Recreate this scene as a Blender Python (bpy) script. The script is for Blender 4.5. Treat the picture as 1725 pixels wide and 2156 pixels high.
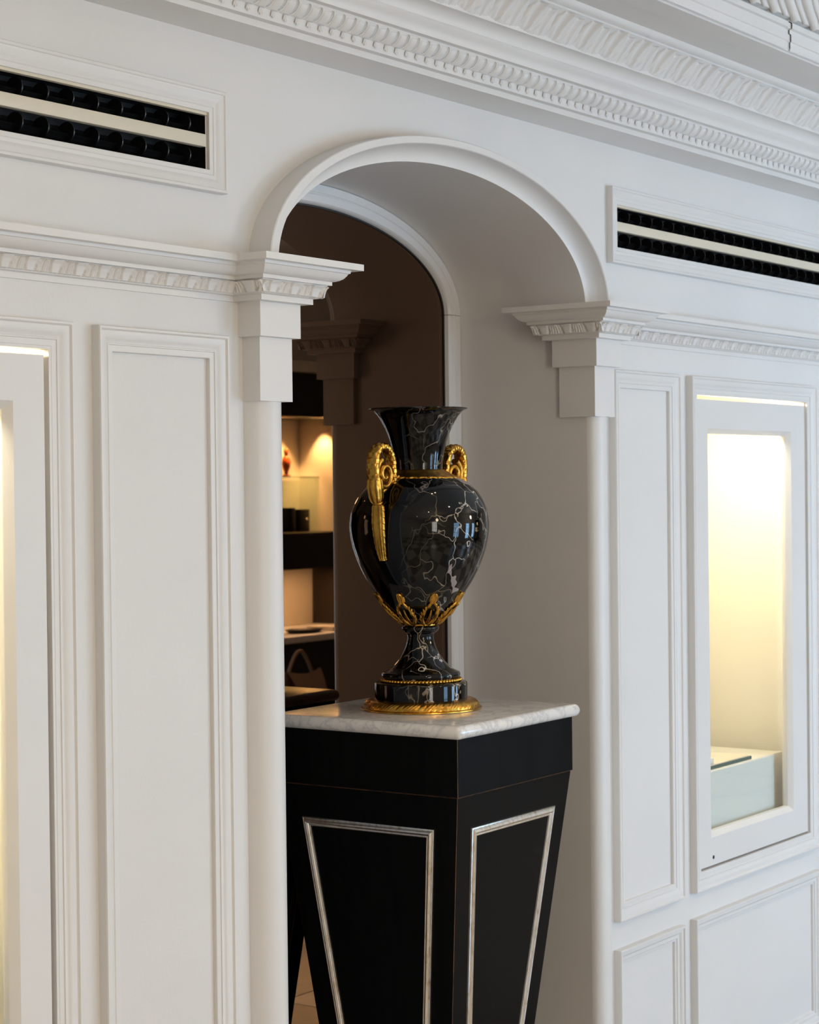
import bpy, bmesh, math, random
from mathutils import Vector, Matrix
R = random.Random(7)
PI = math.pi
for o in list(bpy.data.objects): bpy.data.objects.remove(o)
S = bpy.context.scene
COL = S.collection

# ------------------------------------------------------------------ camera, world, daylight, exposure
FPX = 4177.8
YAW, PITCH, ROLL = math.radians(35.127), math.radians(-0.6925), math.radians(0.633)
CAM = Vector((-3.27, -2.2, 1.55))
_f = Vector((math.cos(YAW)*math.cos(PITCH), math.sin(YAW)*math.cos(PITCH), math.sin(PITCH)))
_r = Vector((math.sin(YAW), -math.cos(YAW), 0)); _d = -_r.cross(_f)
_R = math.cos(ROLL)*_r + math.sin(ROLL)*_d
_D = -math.sin(ROLL)*_r + math.cos(ROLL)*_d
cam = bpy.data.cameras.new('camera'); camo = bpy.data.objects.new('camera', cam); COL.objects.link(camo)
m = Matrix((( _R.x, -_D.x, -_f.x, CAM.x), (_R.y, -_D.y, -_f.y, CAM.y), (_R.z, -_D.z, -_f.z, CAM.z), (0, 0, 0, 1)))
camo.matrix_world = m
cam.sensor_fit = 'HORIZONTAL'; cam.sensor_width = 24.0; cam.lens = FPX/1725*24.0
cam.clip_start = .05
cam.dof.use_dof = True; cam.dof.focus_distance = 3.35; cam.dof.aperture_fstop = 11.0
S.camera = camo

w = bpy.data.worlds.new('world'); S.world = w; w.use_nodes = True
w.node_tree.nodes['Background'].inputs[0].default_value = (.55, .68, .9, 1)
w.node_tree.nodes['Background'].inputs[1].default_value = .5
S.view_settings.view_transform = 'Standard'
try: S.view_settings.look = 'None'
except Exception: pass
S.view_settings.exposure = 0.07; S.view_settings.gamma = 1.0; S.view_settings.use_curve_mapping = False

ROOM = dict(x0=-4.8, x1=7.6, y0=-4.0, zc=2.78)
def area(name, loc, size, rot, power, col, spread=PI):
    l = bpy.data.lights.new(name, 'AREA'); l.shape = 'RECTANGLE'; l.size, l.size_y = size
    l.energy = power; l.color = col; l.spread = spread
    o = bpy.data.objects.new(name, l); COL.objects.link(o); o.location = loc; o.rotation_euler = rot
    return o
# daylight: sky seen through the four windows of the street wall (x0, x1, z0, z1)
WINDOWS = [(.12, .82, .40, 1.9), (1.95, 2.6, .30, 1.75), (3.4, 4.1, .30, 1.75), (-2.9, -2.1, .70, 2.3)]
SKY, WARM = (.38, .65, 1.0), (1.0, .93, .84)          # the fourth opening gives on to a lamp-lit room
WPOW = [32, 62, 66, 44]
for (a, b, c, d), p, cl in zip(WINDOWS, WPOW, (SKY, SKY, SKY, WARM)):
    area('window_daylight', ((a+b)/2, ROOM['y0']-.16, (c+d)/2), (b-a, d-c), (PI/2, 0, 0), p, cl)

# ------------------------------------------------------------------ materials
def newmat(name):
    mt = bpy.data.materials.new(name); mt.use_nodes = True
    nt = mt.node_tree; return mt, nt, nt.nodes, nt.links, nt.nodes['Principled BSDF']
def ramp(n, stops):
    r = n.new('ShaderNodeValToRGB'); e = r.color_ramp.elements
    while len(e) < len(stops): e.new(.5)
    for el, (p, c) in zip(e, stops): el.position = p; el.color = c
    return r
def coords(n, l, scale=(1, 1, 1)):
    t = n.new('ShaderNodeTexCoord'); mp = n.new('ShaderNodeMapping'); mp.inputs['Scale'].default_value = scale
    l.new(t.outputs['Object'], mp.inputs['Vector']); return mp
def noise(n, l, vec, scale, detail=4, rough=.5, dist=0):
    t = n.new('ShaderNodeTexNoise'); t.inputs['Scale'].default_value = scale; t.inputs['Detail'].default_value = detail
    t.inputs['Roughness'].default_value = rough; t.inputs['Distortion'].default_value = dist
    l.new(vec, t.inputs['Vector']); return t
def bump(n, l, h, b, strength, dist):
    bp = n.new('ShaderNodeBump'); bp.inputs['Strength'].default_value = strength; bp.inputs['Distance'].default_value = dist
    l.new(h, bp.inputs['Height']); l.new(bp.outputs[0], b.inputs['Normal'])
def setp(b, **k):
    for a, v in k.items(): b.inputs[a.replace('_', ' ')].default_value = v

def paint(name, c1, c2, rough=.5, bs=.12):
    mt, nt, n, l, b = newmat(name)
    mp = coords(n, l)
    t = noise(n, l, mp.outputs[0], 3.0, 5)
    r = ramp(n, [(.3, (*c1, 1)), (.7, (*c2, 1))]); l.new(t.outputs[0], r.inputs[0]); l.new(r.outputs[0], b.inputs['Base Color'])
    t2 = noise(n, l, mp.outputs[0], 160, 3); bump(n, l, t2.outputs[0], b, bs, .002)
    setp(b, Roughness=rough, Specular_IOR_Level=.35)
    return mt
def plain(name, c, rough=.5, metal=0, coat=0, spec=.5):
    mt, nt, n, l, b = newmat(name)
    mp = coords(n, l); t = noise(n, l, mp.outputs[0], 25, 4)
    r = ramp(n, [(.25, (c[0]*.88, c[1]*.88, c[2]*.88, 1)), (.75, (*c, 1))]); l.new(t.outputs[0], r.inputs[0]); l.new(r.outputs[0], b.inputs['Base Color'])
    setp(b, Roughness=rough, Metallic=metal, Coat_Weight=coat, Specular_IOR_Level=spec)
    return mt
def emit(name, c, s):
    mt, nt, n, l, b = newmat(name); setp(b, Base_Color=(*c, 1), Emission_Color=(*c, 1), Emission_Strength=s); return mt

M_WALL = paint('white_wall_paint', (.735, .715, .69), (.765, .745, .72))
M_TRIM = paint('white_satin_trim_paint', (.74, .72, .695), (.77, .75, .725), .38, .05)
M_PLASTER = paint('ornament_plaster_paint', (.745, .725, .70), (.775, .755, .73), .45, .06)
M_CASE = paint('display_lining_cream', (.84, .80, .70), (.86, .82, .72), .5, .02)
M_ROOMW = paint('room_wall_paint', (.76, .73, .69), (.79, .76, .72), .6)
M_CEIL = paint('ceiling_paint', (.74, .72, .69), (.77, .75, .72), .6)
M_CREAM = paint('cream_enamel', (.70, .63, .50), (.72, .65, .52), .4, .02)
M_BLACKP = plain('black_plastic', (.007, .007, .0075), .28, spec=.35)
M_VENTB = plain('vent_duct_black', (.004, .004, .004), .6)
M_GAP = plain('dark_gap', (.01, .01, .01), .5)
M_DARKW = plain('dark_stained_wood', (.02, .014, .01), .35)
M_SLOT = plain('keyhole_dark', (.01, .01, .012), .4)

def mat_lacquer():
    mt, nt, n, l, b = newmat('black_lacquer')
    mp = coords(n, l, (30, 30, 2)); t = noise(n, l, mp.outputs[0], 2.2, 6, .6)
    r = ramp(n, [(.35, (.0022, .0022, .0022, 1)), (.8, (.005, .0045, .0042, 1))]); l.new(t.outputs[0], r.inputs[0]); l.new(r.outputs[0], b.inputs['Base Color'])
    rr = ramp(n, [(.3, (.30, .30, .30, 1)), (.8, (.42, .42, .42, 1))]); l.new(t.outputs[0], rr.inputs[0]); l.new(rr.outputs[0], b.inputs['Roughness'])
    bump(n, l, t.outputs[0], b, .05, .002); setp(b, Specular_IOR_Level=.07)
    return mt
M_LACQ = mat_lacquer()
def mat_worn():
    mt, nt, n, l, b = newmat('worn_copper_edge')
    mp = coords(n, l, (8, 8, 3)); t = noise(n, l, mp.outputs[0], 6, 6, .7)
    r = ramp(n, [(.35, (.012, .007, .004, 1)), (.62, (.16, .065, .022, 1))]); l.new(t.outputs[0], r.inputs[0]); l.new(r.outputs[0], b.inputs['Base Color'])
    setp(b, Roughness=.45); return mt
M_WORN = mat_worn()
def mat_silver():
    mt, nt, n, l, b = newmat('antique_silver_leaf')
    mp = coords(n, l, (14, 14, 5)); t = noise(n, l, mp.outputs[0], 7, 7, .7)
    r = ramp(n, [(.24, (.22, .15, .08, 1)), (.36, (.60, .52, .40, 1)), (.5, (.80, .77, .72, 1)), (.85, (.88, .86, .83, 1))])
    l.new(t.outputs[0], r.inputs[0]); l.new(r.outputs[0], b.inputs['Base Color'])
    setp(b, Metallic=1.0, Roughness=.26); return mt
M_SILVER = mat_silver()
def mat_gold():
    mt, nt, n, l, b = newmat('gilt_bronze')
    mp = coords(n, l); t = noise(n, l, mp.outputs[0], 90, 5, .6)
    r = ramp(n, [(.25, (.36, .15, .02, 1)), (.55, (.68, .37, .06, 1)), (.85, (.80, .49, .11, 1))])
    l.new(t.outputs[0], r.inputs[0]); l.new(r.outputs[0], b.inputs['Base Color'])
    t2 = noise(n, l, mp.outputs[0], 420, 4); bump(n, l, t2.outputs[0], b, .25, .0012)
    setp(b, Metallic=1.0, Roughness=.25); return mt
M_GOLD = mat_gold()
def mat_carrara():
    mt, nt, n, l, b = newmat('white_veined_marble')
    mp = coords(n, l); d = noise(n, l, mp.outputs[0], 7, 5, .6)
    va = n.new('ShaderNodeMixRGB'); va.blend_type = 'LINEAR_LIGHT'; va.inputs[0].default_value = .22
    l.new(mp.outputs[0], va.inputs[1]); l.new(d.outputs[1], va.inputs[2])
    v = n.new('ShaderNodeTexVoronoi'); v.feature = 'DISTANCE_TO_EDGE'; v.inputs['Scale'].default_value = 11; l.new(va.outputs[0], v.inputs['Vector'])
    r = ramp(n, [(0, (.60, .60, .60, 1)), (.05, (.72, .71, .69, 1)), (.16, (.80, .785, .76, 1))]); l.new(v.outputs[0], r.inputs[0])
    c = noise(n, l, mp.outputs[0], 4, 6, .6); rc = ramp(n, [(.35, (.90, .90, .90, 1)), (.6, (1, 1, 1, 1))]); l.new(c.outputs[0], rc.inputs[0])
    mx = n.new('ShaderNodeMixRGB'); mx.blend_type = 'MULTIPLY'; mx.inputs[0].default_value = 1; l.new(r.outputs[0], mx.inputs[1]); l.new(rc.outputs[0], mx.inputs[2])
    l.new(mx.outputs[0], b.inputs['Base Color']); setp(b, Roughness=.13, Specular_IOR_Level=.6); return mt
M_CARR = mat_carrara()
def mat_portoro(name, patchcol, patch_lo, seed, vein=.5, goff=.75):
    mt, nt, n, l, b = newmat(name)
    t = n.new('ShaderNodeTexCoord'); mp = n.new('ShaderNodeMapping'); mp.inputs['Location'].default_value = (seed, seed*.7, seed*1.3)
    mp.inputs['Scale'].default_value = (1, 1, .8); mp.inputs['Rotation'].default_value = (.25, .3, .2)
    l.new(t.outputs['Object'], mp.inputs['Vector'])
    d = noise(n, l, mp.outputs[0], 13, 3, .55)
    def warp(a):
        va = n.new('ShaderNodeMixRGB'); va.blend_type = 'LINEAR_LIGHT'; va.inputs[0].default_value = a
        l.new(mp.outputs[0], va.inputs[1]); l.new(d.outputs[1], va.inputs[2]); return va
    def edges(scale, a, w0, w1):
        v = n.new('ShaderNodeTexVoronoi'); v.feature = 'DISTANCE_TO_EDGE'; v.inputs['Scale'].default_value = scale
        l.new(warp(a).outputs[0], v.inputs['Vector']); r = ramp(n, [(w0, (1, 1, 1, 1)), (w1, (0, 0, 0, 1))]); l.new(v.outputs[0], r.inputs[0]); return r
    e1 = edges(8, .085, .0012, .013); e2 = edges(19, .07, .002, .022)
    mk1 = ramp(n, [(vein-.03, (0, 0, 0, 1)), (vein+.12, (1, 1, 1, 1))]); l.new(noise(n, l, mp.outputs[0], 6.5, 3).outputs[0], mk1.inputs[0])
    mk2 = ramp(n, [(vein+.04, (0, 0, 0, 1)), (vein+.14, (1, 1, 1, 1))]); l.new(noise(n, l, mp.outputs[0], 8.5, 3).outputs[0], mk2.inputs[0])
    def mul(a, c):
        x = n.new('ShaderNodeMath'); x.operation = 'MULTIPLY'; l.new(a, x.inputs[0]); l.new(c, x.inputs[1]); return x
    def mx_(a, c):
        x = n.new('ShaderNodeMath'); x.operation = 'MAXIMUM'; l.new(a, x.inputs[0]); l.new(c, x.inputs[1]); return x
    # the veining gathers on one side of the block
    gx = n.new('ShaderNodeVectorMath'); gx.operation = 'DOT_PRODUCT'; l.new(t.outputs['Object'], gx.inputs[0]); gx.inputs[1].default_value = (.60, -.80, -.06)
    gr = ramp(n, [(.0, (0, 0, 0, 1)), (1.0, (1, 1, 1, 1))])
    ga = n.new('ShaderNodeMath'); ga.operation = 'MULTIPLY_ADD'; ga.inputs[1].default_value = 6.5; ga.inputs[2].default_value = goff; l.new(gx.outputs['Value'], ga.inputs[0]); l.new(ga.outputs[0], gr.inputs[0])
    mk1o = mul(mk1.outputs[0], gr.outputs[0]); mk2o = mul(mk2.outputs[0], gr.outputs[0])
    veins = mx_(mul(e1.outputs[0], mk1o.outputs[0]).outputs[0], mul(e2.outputs[0], mk2o.outputs[0]).outputs[0])
    # grey clouds between the veins
    cl = ramp(n, [(.52, (.0008, .0008, .0009, 1)), (.80, (.010, .010, .011, 1))]); l.new(noise(n, l, mp.outputs[0], 22, 6, .7).outputs[0], cl.inputs[0])
    vc = ramp(n, [(.35, (.50, .38, .22, 1)), (.6, (.74, .68, .62, 1))]); l.new(noise(n, l, mp.outputs[0], 14, 2).outputs[0], vc.inputs[0])
    m1 = n.new('ShaderNodeMixRGB'); l.new(veins.outputs[0], m1.inputs[0]); l.new(cl.outputs[0], m1.inputs[1]); l.new(vc.outputs[0], m1.inputs[2])
    # pale angular inclusions
    v3 = n.new('ShaderNodeTexVoronoi'); v3.inputs['Scale'].default_value = 17; l.new(warp(.03).outputs[0], v3.inputs['Vector'])
    sep = n.new('ShaderNodeSeparateColor'); l.new(v3.outputs['Color'], sep.inputs[0])
    pr = ramp(n, [(patch_lo, (0, 0, 0, 1)), (patch_lo+.01, (1, 1, 1, 1))]); l.new(sep.outputs[0], pr.inputs[0])
    pm = mul(pr.outputs[0], gr.outputs[0])
    m2 = n.new('ShaderNodeMixRGB'); l.new(pm.outputs[0], m2.inputs[0]); l.new(m1.outputs[0], m2.inputs[1]); m2.inputs[2].default_value = (*patchcol, 1)
    l.new(m2.outputs[0], b.inputs['Base Color'])
    setp(b, Roughness=.05, Specular_IOR_Level=.36); return mt
M_BODY = mat_portoro('black_gold_veined_marble', (.40, .34, .32), .955, 3.1, .40, .42)
M_FOOT = mat_portoro('black_brown_veined_marble', (.26, .11, .055), .84, 5.2, .40, 1.1)
def mat_mirror():
    mt = bpy.data.materials.new('bronze_tinted_mirror'); mt.use_nodes = True; nt = mt.node_tree; nt.nodes.clear()
    o = nt.nodes.new('ShaderNodeOutputMaterial'); g = nt.nodes.new('ShaderNodeBsdfGlossy')
    t = nt.nodes.new('ShaderNodeTexNoise'); t.inputs['Scale'].default_value = 2
    r = nt.nodes.new('ShaderNodeValToRGB'); r.color_ramp.elements[0].color = (.138, .088, .062, 1); r.color_ramp.elements[1].color = (.146, .094, .066, 1)
    nt.links.new(t.outputs[0], r.inputs[0]); nt.links.new(r.outputs[0], g.inputs[0]); g.inputs['Roughness'].default_value = .012
    nt.links.new(g.outputs[0], o.inputs[0]); return mt
M_MIRROR = mat_mirror()
def mat_glass(name, tint):
    mt = bpy.data.materials.new(name); mt.use_nodes = True; nt = mt.node_tree; nt.nodes.clear()
    o = nt.nodes.new('ShaderNodeOutputMaterial'); a = nt.nodes.new('ShaderNodeBsdfTransparent'); g = nt.nodes.new('ShaderNodeBsdfGlossy')
    lw = nt.nodes.new('ShaderNodeLayerWeight'); lw.inputs[0].default_value = .5; pw = nt.nodes.new('ShaderNodeMath'); pw.operation = 'POWER'; pw.inputs[1].default_value = 4.5; nt.links.new(lw.outputs['Facing'], pw.inputs[0])
    f = nt.nodes.new('ShaderNodeMath'); f.operation = 'MULTIPLY_ADD'; f.inputs[1].default_value = .5; f.inputs[2].default_value = .03; nt.links.new(pw.outputs[0], f.inputs[0]); mx = nt.nodes.new('ShaderNodeMixShader')
    a.inputs[0].default_value = (*tint, 1); g.inputs['Roughness'].default_value = .01
    nt.links.new(f.outputs[0], mx.inputs[0]); nt.links.new(a.outputs[0], mx.inputs[1]); nt.links.new(g.outputs[0], mx.inputs[2]); nt.links.new(mx.outputs[0], o.inputs[0])
    return mt
M_GLASS = mat_glass('clear_pane_glass', (.98, .99, .98))
M_GREENG = mat_glass('green_edge_glass', (.75, .85, .80))
M_FROST = paint('frosted_grey_acrylic', (.77, .79, .755), (.78, .80, .765), .4, .0)
M_ACRYL = plain('white_acrylic', (.86, .84, .78), .3)

def mat_tile(name, c1, c2):
    mt, nt, n, l, b = newmat(name); mp = coords(n, l); t = noise(n, l, mp.outputs[0], 4, 6, .6, .8)
    r = ramp(n, [(.3, (*c1, 1)), (.7, (*c2, 1))]); l.new(t.outputs[0], r.inputs[0]); l.new(r.outputs[0], b.inputs['Base Color']); setp(b, Roughness=.2); return mt
M_TILE_A = mat_tile('tan_marble_tile', (.55, .49, .42), (.66, .59, .52))
M_TILE_B = mat_tile('brown_marble_tile', (.22, .18, .145), (.30, .255, .215))
M_GROUT = plain('floor_grout', (.18, .15, .12), .8)
M_BAG = plain('brown_leather', (.10, .055, .035), .35)
M_BAGL = plain('tan_leather_panel', (.34, .24, .16), .4)
M_ORANGE = plain('orange_glass', (.75, .14, .03), .3)
M_PAPER = plain('pale_paper', (.72, .66, .54), .7)
M_LAMP = emit('lamp_glow', (1.0, .80, .52), 14)

# ------------------------------------------------------------------ helpers
def link(name, me, mat, parent=None):
    o = bpy.data.objects.new(name, me); COL.objects.link(o)
    mats = mat if isinstance(mat, (list, tuple)) else [mat]
    if not me.materials:
        for q in mats: me.materials.append(q)
    if parent is not None: o.parent = parent
    return o
def mesh(verts, faces, smooth=False, name='mesh'):
    me = bpy.data.meshes.new(name); me.from_pydata([tuple(v) for v in verts], [], faces)
    bm = bmesh.new(); bm.from_mesh(me); bmesh.ops.recalc_face_normals(bm, faces=bm.faces); bm.to_mesh(me); bm.free()
    if smooth:
        for p in me.polygons: p.use_smooth = True
    me.update(); return me
def autosmooth(me, ang=35):
    for p in me.polygons: p.use_smooth = True
    try: me.set_sharp_from_angle(angle=math.radians(ang))
    except Exception: pass
    return me
def empty(name, loc, parent=None):
    o = bpy.data.objects.new(name, None); COL.objects.link(o); o.location = loc; o.empty_display_size = .05
    if parent: o.parent = parent
    return o
def tag(o, label, cat=None, group=None, kind=None):
    if label: o['label'] = label
    if cat: o['category'] = cat
    if group: o['group'] = group
    if kind: o['kind'] = kind
    return o
def bm_box(bm, x0, x1, y0, y1, z0, z1, bev=0, seg=2):
    r = bmesh.ops.create_cube(bm, size=1)
    for v in r['verts']:
        v.co = Vector(((x0+x1)/2+v.co.x*(x1-x0), (y0+y1)/2+v.co.y*(y1-y0), (z0+z1)/2+v.co.z*(z1-z0)))
    if bev:
        es = {e for v in r['verts'] for e in v.link_edges}
        bmesh.ops.bevel(bm, geom=list(es), offset=bev, segments=seg, affect='EDGES', profile=.5)
def box(name, x0, x1, y0, y1, z0, z1, mat, parent=None, bev=0, seg=2):
    bm = bmesh.new(); bm_box(bm, x0, x1, y0, y1, z0, z1, bev, seg)
    me = bpy.data.meshes.new(name); bm.to_mesh(me); bm.free()
    if bev: autosmooth(me)
    return link(name, me, mat, parent)
def loops(name, L, mat, parent=None, closed=True, smooth=None, cap=False):
    """skin a list of equally long vertex loops"""
    n = len(L[0]); V = [v for lp in L for v in lp]; F = []
    for i in range(len(L)-1):
        for j in range(n if closed else n-1):
            k = (j+1) % n; F.append((i*n+j, i*n+k, (i+1)*n+k, (i+1)*n+j))
    if cap: F.append(tuple(range(n-1, -1, -1))); F.append(tuple((len(L)-1)*n+j for j in range(n)))
    me = mesh(V, F, name=name)
    if smooth: autosmooth(me, smooth)
    return link(name, me, mat, parent)
def frame_moulding(name, x0, x1, z0, z1, prof, mat, parent, y=0):
    L = [[(x0+d, y-h, z0+d), (x1-d, y-h, z0+d), (x1-d, y-h, z1-d), (x0+d, y-h, z1-d)] for d, h in prof]
    return loops(name, L, mat, parent, True, 28)
def lathe(name, prof, mat, parent, n=96, smooth=40, fn=None, cap=False):
    L = []
    for i, (r, z) in enumerate(prof):
        L.append([((r+(fn(i, 2*PI*k/n) if fn else 0))*math.cos(2*PI*k/n), (r+(fn(i, 2*PI*k/n) if fn else 0))*math.sin(2*PI*k/n), z) for k in range(n)])
    return loops(name, L, mat, parent, True, smooth, cap)
def arc(cx, cz, r, a0, a1, n):
    return [(cx+r*math.cos(math.radians(a0+(a1-a0)*i/n)), cz+r*math.sin(math.radians(a0+(a1-a0)*i/n))) for i in range(n+1)]
def heightpatch(fn, nu, nv):
    V = [fn(i/nu, j/nv) for j in range(nv+1) for i in range(nu+1)]
    F = [(j*(nu+1)+i, j*(nu+1)+i+1, (j+1)*(nu+1)+i+1, (j+1)*(nu+1)+i) for j in range(nv) for i in range(nu)]
    return V, F

# ------------------------------------------------------------------ the wall with the niche
AX, Z0 = -.019, 1.943                 # arch centre, springing height
HW, BI = .541, .24                    # half width of the opening, rise of the soffit
MY = .335                             # plane of the mirror glass
WT = 2.318                            # underside of the cornice
NA = 64
def arch_pts(a, b, y, legs=None, n=NA):
    P = [(AX+a*math.cos(PI*k/n), y, Z0+b*math.sin(PI*k/n)) for k in range(n+1)]
    if legs is not None: P = [(AX+a, y, legs)] + P + [(AX-a, y, legs)]
    return P
VITR = [(1.063, 1.706, .598, 1.771), (-1.752, -1.106, .598, 1.771)]      # openings of the wall showcases
VENT = [(.678, 2.22, 2.088, 2.188), (-2.27, -.728, 2.088, 2.188)]
OA, OB = .600, .285
def wall_back():
    V, F = [], []
    def quad(x0, x1, z0, z1):
        i = len(V); V.extend([(x0, 0, z0), (x1, 0, z0), (x1, 0, z1), (x0, 0, z1)]); F.append((i, i+1, i+2, i+3))
    holes = VITR+VENT
    xl, xr = AX-.618, AX+.618
    for (X0, X1) in ((ROOM['x0'], xl), (xr, ROOM['x1'])):
        xs = sorted({X0, X1} | {h[k] for h in holes for k in (0, 1) if X0 < h[k] < X1})
        zs = sorted({0, WT} | {h[k] for h in holes for k in (2, 3)})
        for a, b in zip(xs, xs[1:]):
            for c, d in zip(zs, zs[1:]):
                mx, mz = (a+b)/2, (c+d)/2
                if any(h[0] < mx < h[1] and h[2] < mz < h[3] for h in holes): continue
                quad(a, b, c, d)
    pts = arch_pts(OA, OB, 0)
    i = len(V); V.extend([(xr, 0, Z0)]+pts+[(xl, 0, Z0), (xl, 0, WT), (xr, 0, WT)]); F.append(tuple(range(i, len(V))))
    return mesh(V, F)
wallb = tag(link('wall_back', wall_back(), M_WALL), None, kind='structure')
# lining of the niche: jambs and soffit in one sweep
def lining():
    ys = [-.0105, .06, .16, .26, .345]
    return loops('niche_lining', [arch_pts(HW, BI, y, 0) for y in ys], M_WALL, wallb, False, 60)
lining()
box('niche_back', AX-.62, AX+.62, .345, .37, 0, 2.3, M_WALL, wallb)
# half-round roll on each jamb corner
RP = [(.541, -.009), (.5415, -.015), (.544, -.022), (.551, -.030), (.561, -.035), (.573, -.0365), (.585, -.0345), (.596, -.030), (.606, -.0225), (.613, -.013), (.617, -.004), (.618, .002)]
for s in (-1, 1):
    loops('jamb_roll', [[(AX+s*d, y, z) for d, y in RP] for z in (0, 1.75)], M_TRIM, wallb, False, 60)
# roll and flat band round the arch
loops('arch_cove', [arch_pts(a, b, y) for a, b, y in ((.541, .240, -.0105), (.546, .2445, -.0108), (.552, .250, -.0125), (.560, .257, -.0170), (.567, .2625, -.0240), (.572, .2665, -.0330), (.575, .269, -.0430), (.576, .270, -.0475))], M_TRIM, wallb, False, 60)
loops('arch_band', [arch_pts(a, b, y) for a, b, y in ((.576, .270, -.0475), (.578, .2715, -.0495), (.598, .2835, -.050), (.600, .285, -.0485), (.600, .285, .002))], M_TRIM, wallb, False, 30)

# panel mouldings: raised lip, cove, flat, step
PM = [(0, -.001), (0, .0165), (.0012, .0185), (.0045, .0185), (.0058, .0165), (.0072, .0150), (.011, .0148), (.0155, .0135), (.020, .0112), (.0235, .0090), (.0255, .0085), (.027, .0100), (.0285, .0100), (.0295, .0082), (.0385, .0078), (.0395, .0070), (.0400, -.001)]
PML = [(0, -.001), (0, .0165), (.0012, .0185), (.006, .0185), (.0075, .0150), (.014, .0145), (.0165, .0125), (.0185, .0095), (.027, .0090), (.029, .0060), (.034, .0055), (.0355, -.001)]
for x0, x1, z0, z1, pr in ((.641, .958, .566, 1.811, PM), (-1.006, -.693, .566, 1.811, PM),
                           (.641, .958, .09, .502, PML), (-1.006, -.693, .09, .502, PML),
                           (1.016, 1.757, .09, .503, PML), (-1.80, -1.062, .09, .503, PML)):
    frame_moulding('panel_moulding', x0, x1, z0, z1, pr, M_TRIM, wallb)

# ------------------------------------------------------------------ cornice with ornaments
def sweep_x(name, prof, x0, x1, mat, parent=None, smooth=30):
    return loops(name, [[(x, -o, z) for o, z in prof] for x in (x0, x1)], mat, parent, False, smooth)
CORN = [(-.01, 2.318), (.100, 2.318), (.100, 2.3292), (.1148, 2.3292), (.1148, 2.3475)]
CORN += [(.1148+.0195*t, 2.3475+.019*t**1.6) for t in (.2, .4, .6, .8, 1)]
CORN += [(.1359, 2.3690), (.1359, 2.3737), (.1495, 2.3737), (.1498, 2.378), (.1515, 2.3835), (.155, 2.3885), (.159, 2.392), (.1622, 2.396), (.1635, 2.398), (.1625, 2.3992), (.1640, 2.4005)]
CORN += [(.1640+.0245*(1-math.cos(t*PI/2)), 2.4005+.0205*math.sin(t*PI/2)) for t in (.2, .4, .6, .8, 1)]
CORN += [(.1905, 2.4210), (.1905, 2.4237)]
CORN += [(.1905+.040*(t**1.5), 2.4237+.051*(t**.75)) for t in (.12, .3, .5, .7, .85, 1)]
CORN += [(.2335, 2.4765), (.2335, 2.4799)] + [(.2335+.0145*math.sin(t*PI/2), 2.4799+.0137*(1-math.cos(t*PI/2))) for t in (.25, .5, .75, 1)]
CORN += [(.3195, 2.4936), (.3205, 2.4916), (.3784, 2.4916), (.3784, 2.4960), (.3858, 2.5010)]
corn = tag(sweep_x('trim_1', CORN, ROOM['x0'], ROOM['x1'], M_TRIM), None, kind='structure')
# outer fascia of the cornice, in two lengths with an open joint
FASC = [(.3858, 2.496), (.3880, 2.5010), (.3880, 2.5140), (.3905, 2.5160), (.3905, 2.5310), (.3865, 2.5330), (.3865, 2.5420), (.393, 2.5440), (.393, 2.5560), (.386, 2.5600), (.37, 2.5650)]
sweep_x('fascia', FASC, ROOM['x0'], .752, M_TRIM, corn); sweep_x('fascia', FASC, .772, ROOM['x1'], M_TRIM, corn)
sweep_x('fascia_backing', [(.37, 2.494)]+[(o-.0035, z) for o, z in FASC[:-1]]+[(.36, 2.58)], ROOM['x0'], ROOM['x1'], M_TRIM, corn)
# lobes with hanging husks
def husk_mesh():
    V, F = [], []
    def add(vs, fs):
        k = len(V); V.extend(vs); F.extend([tuple(i+k for i in f) for f in fs])
    # fat rounded lobe leaning out, with a crescent rim on its right side
    def lobe(u, v):
        x = (u-.5)*.0275; z = -.0005+v*.0225
        e = max(0, 1-(2*u-1)**2)**.5*max(0, math.sin(PI*min(1, .06+v*.94)))**.45
        return (x, -(-.001+.0205*v*.88)-.0105*e, z)
    add(*heightpatch(lobe, 8, 6))
    def rim(u, v):
        a = -PI*.5+PI*v; cx = .0105+.0048*math.cos(a); cz = .0115+.0105*math.sin(a)
        t = 2*PI*u
        return (cx+.0013*math.cos(t), -.0055-.0195*(cz/.0225)*.8-.0055*math.cos(a)-.0016*math.sin(t), cz)
    add(*heightpatch(rim, 5, 7))
    # husk: stem and three drops
    for dx, dz, r, ln in ((0, -.0125, .0026, .0060), (-.0052, -.0105, .0023, .0052), (.0052, -.0105, .0023, .0052)):
        def drop(u, v, dx=dx, dz=dz, r=r, ln=ln):
            a = 2*PI*u; q = math.sin(PI*v)**.7*(.55+.45*(1-v))
            top = Vector((dx*.25, -.001, -.0005)); bot = Vector((dx, -.0022, dz-ln*.4))
            p = top.lerp(bot, 1-v)
            return (p.x+r*q*math.cos(a), p.y-r*q*.9*max(-.2, math.sin(a)), p.z)
        add(*heightpatch(drop, 6, 5))
    return autosmooth(mesh(V, F), 60)
HM = husk_mesh()
x = -1.30
while x < 2.75:
    o = link('husk_ornament', HM, M_PLASTER, corn); o.location = (x, -.1150, 2.3475); x += .0322
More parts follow.
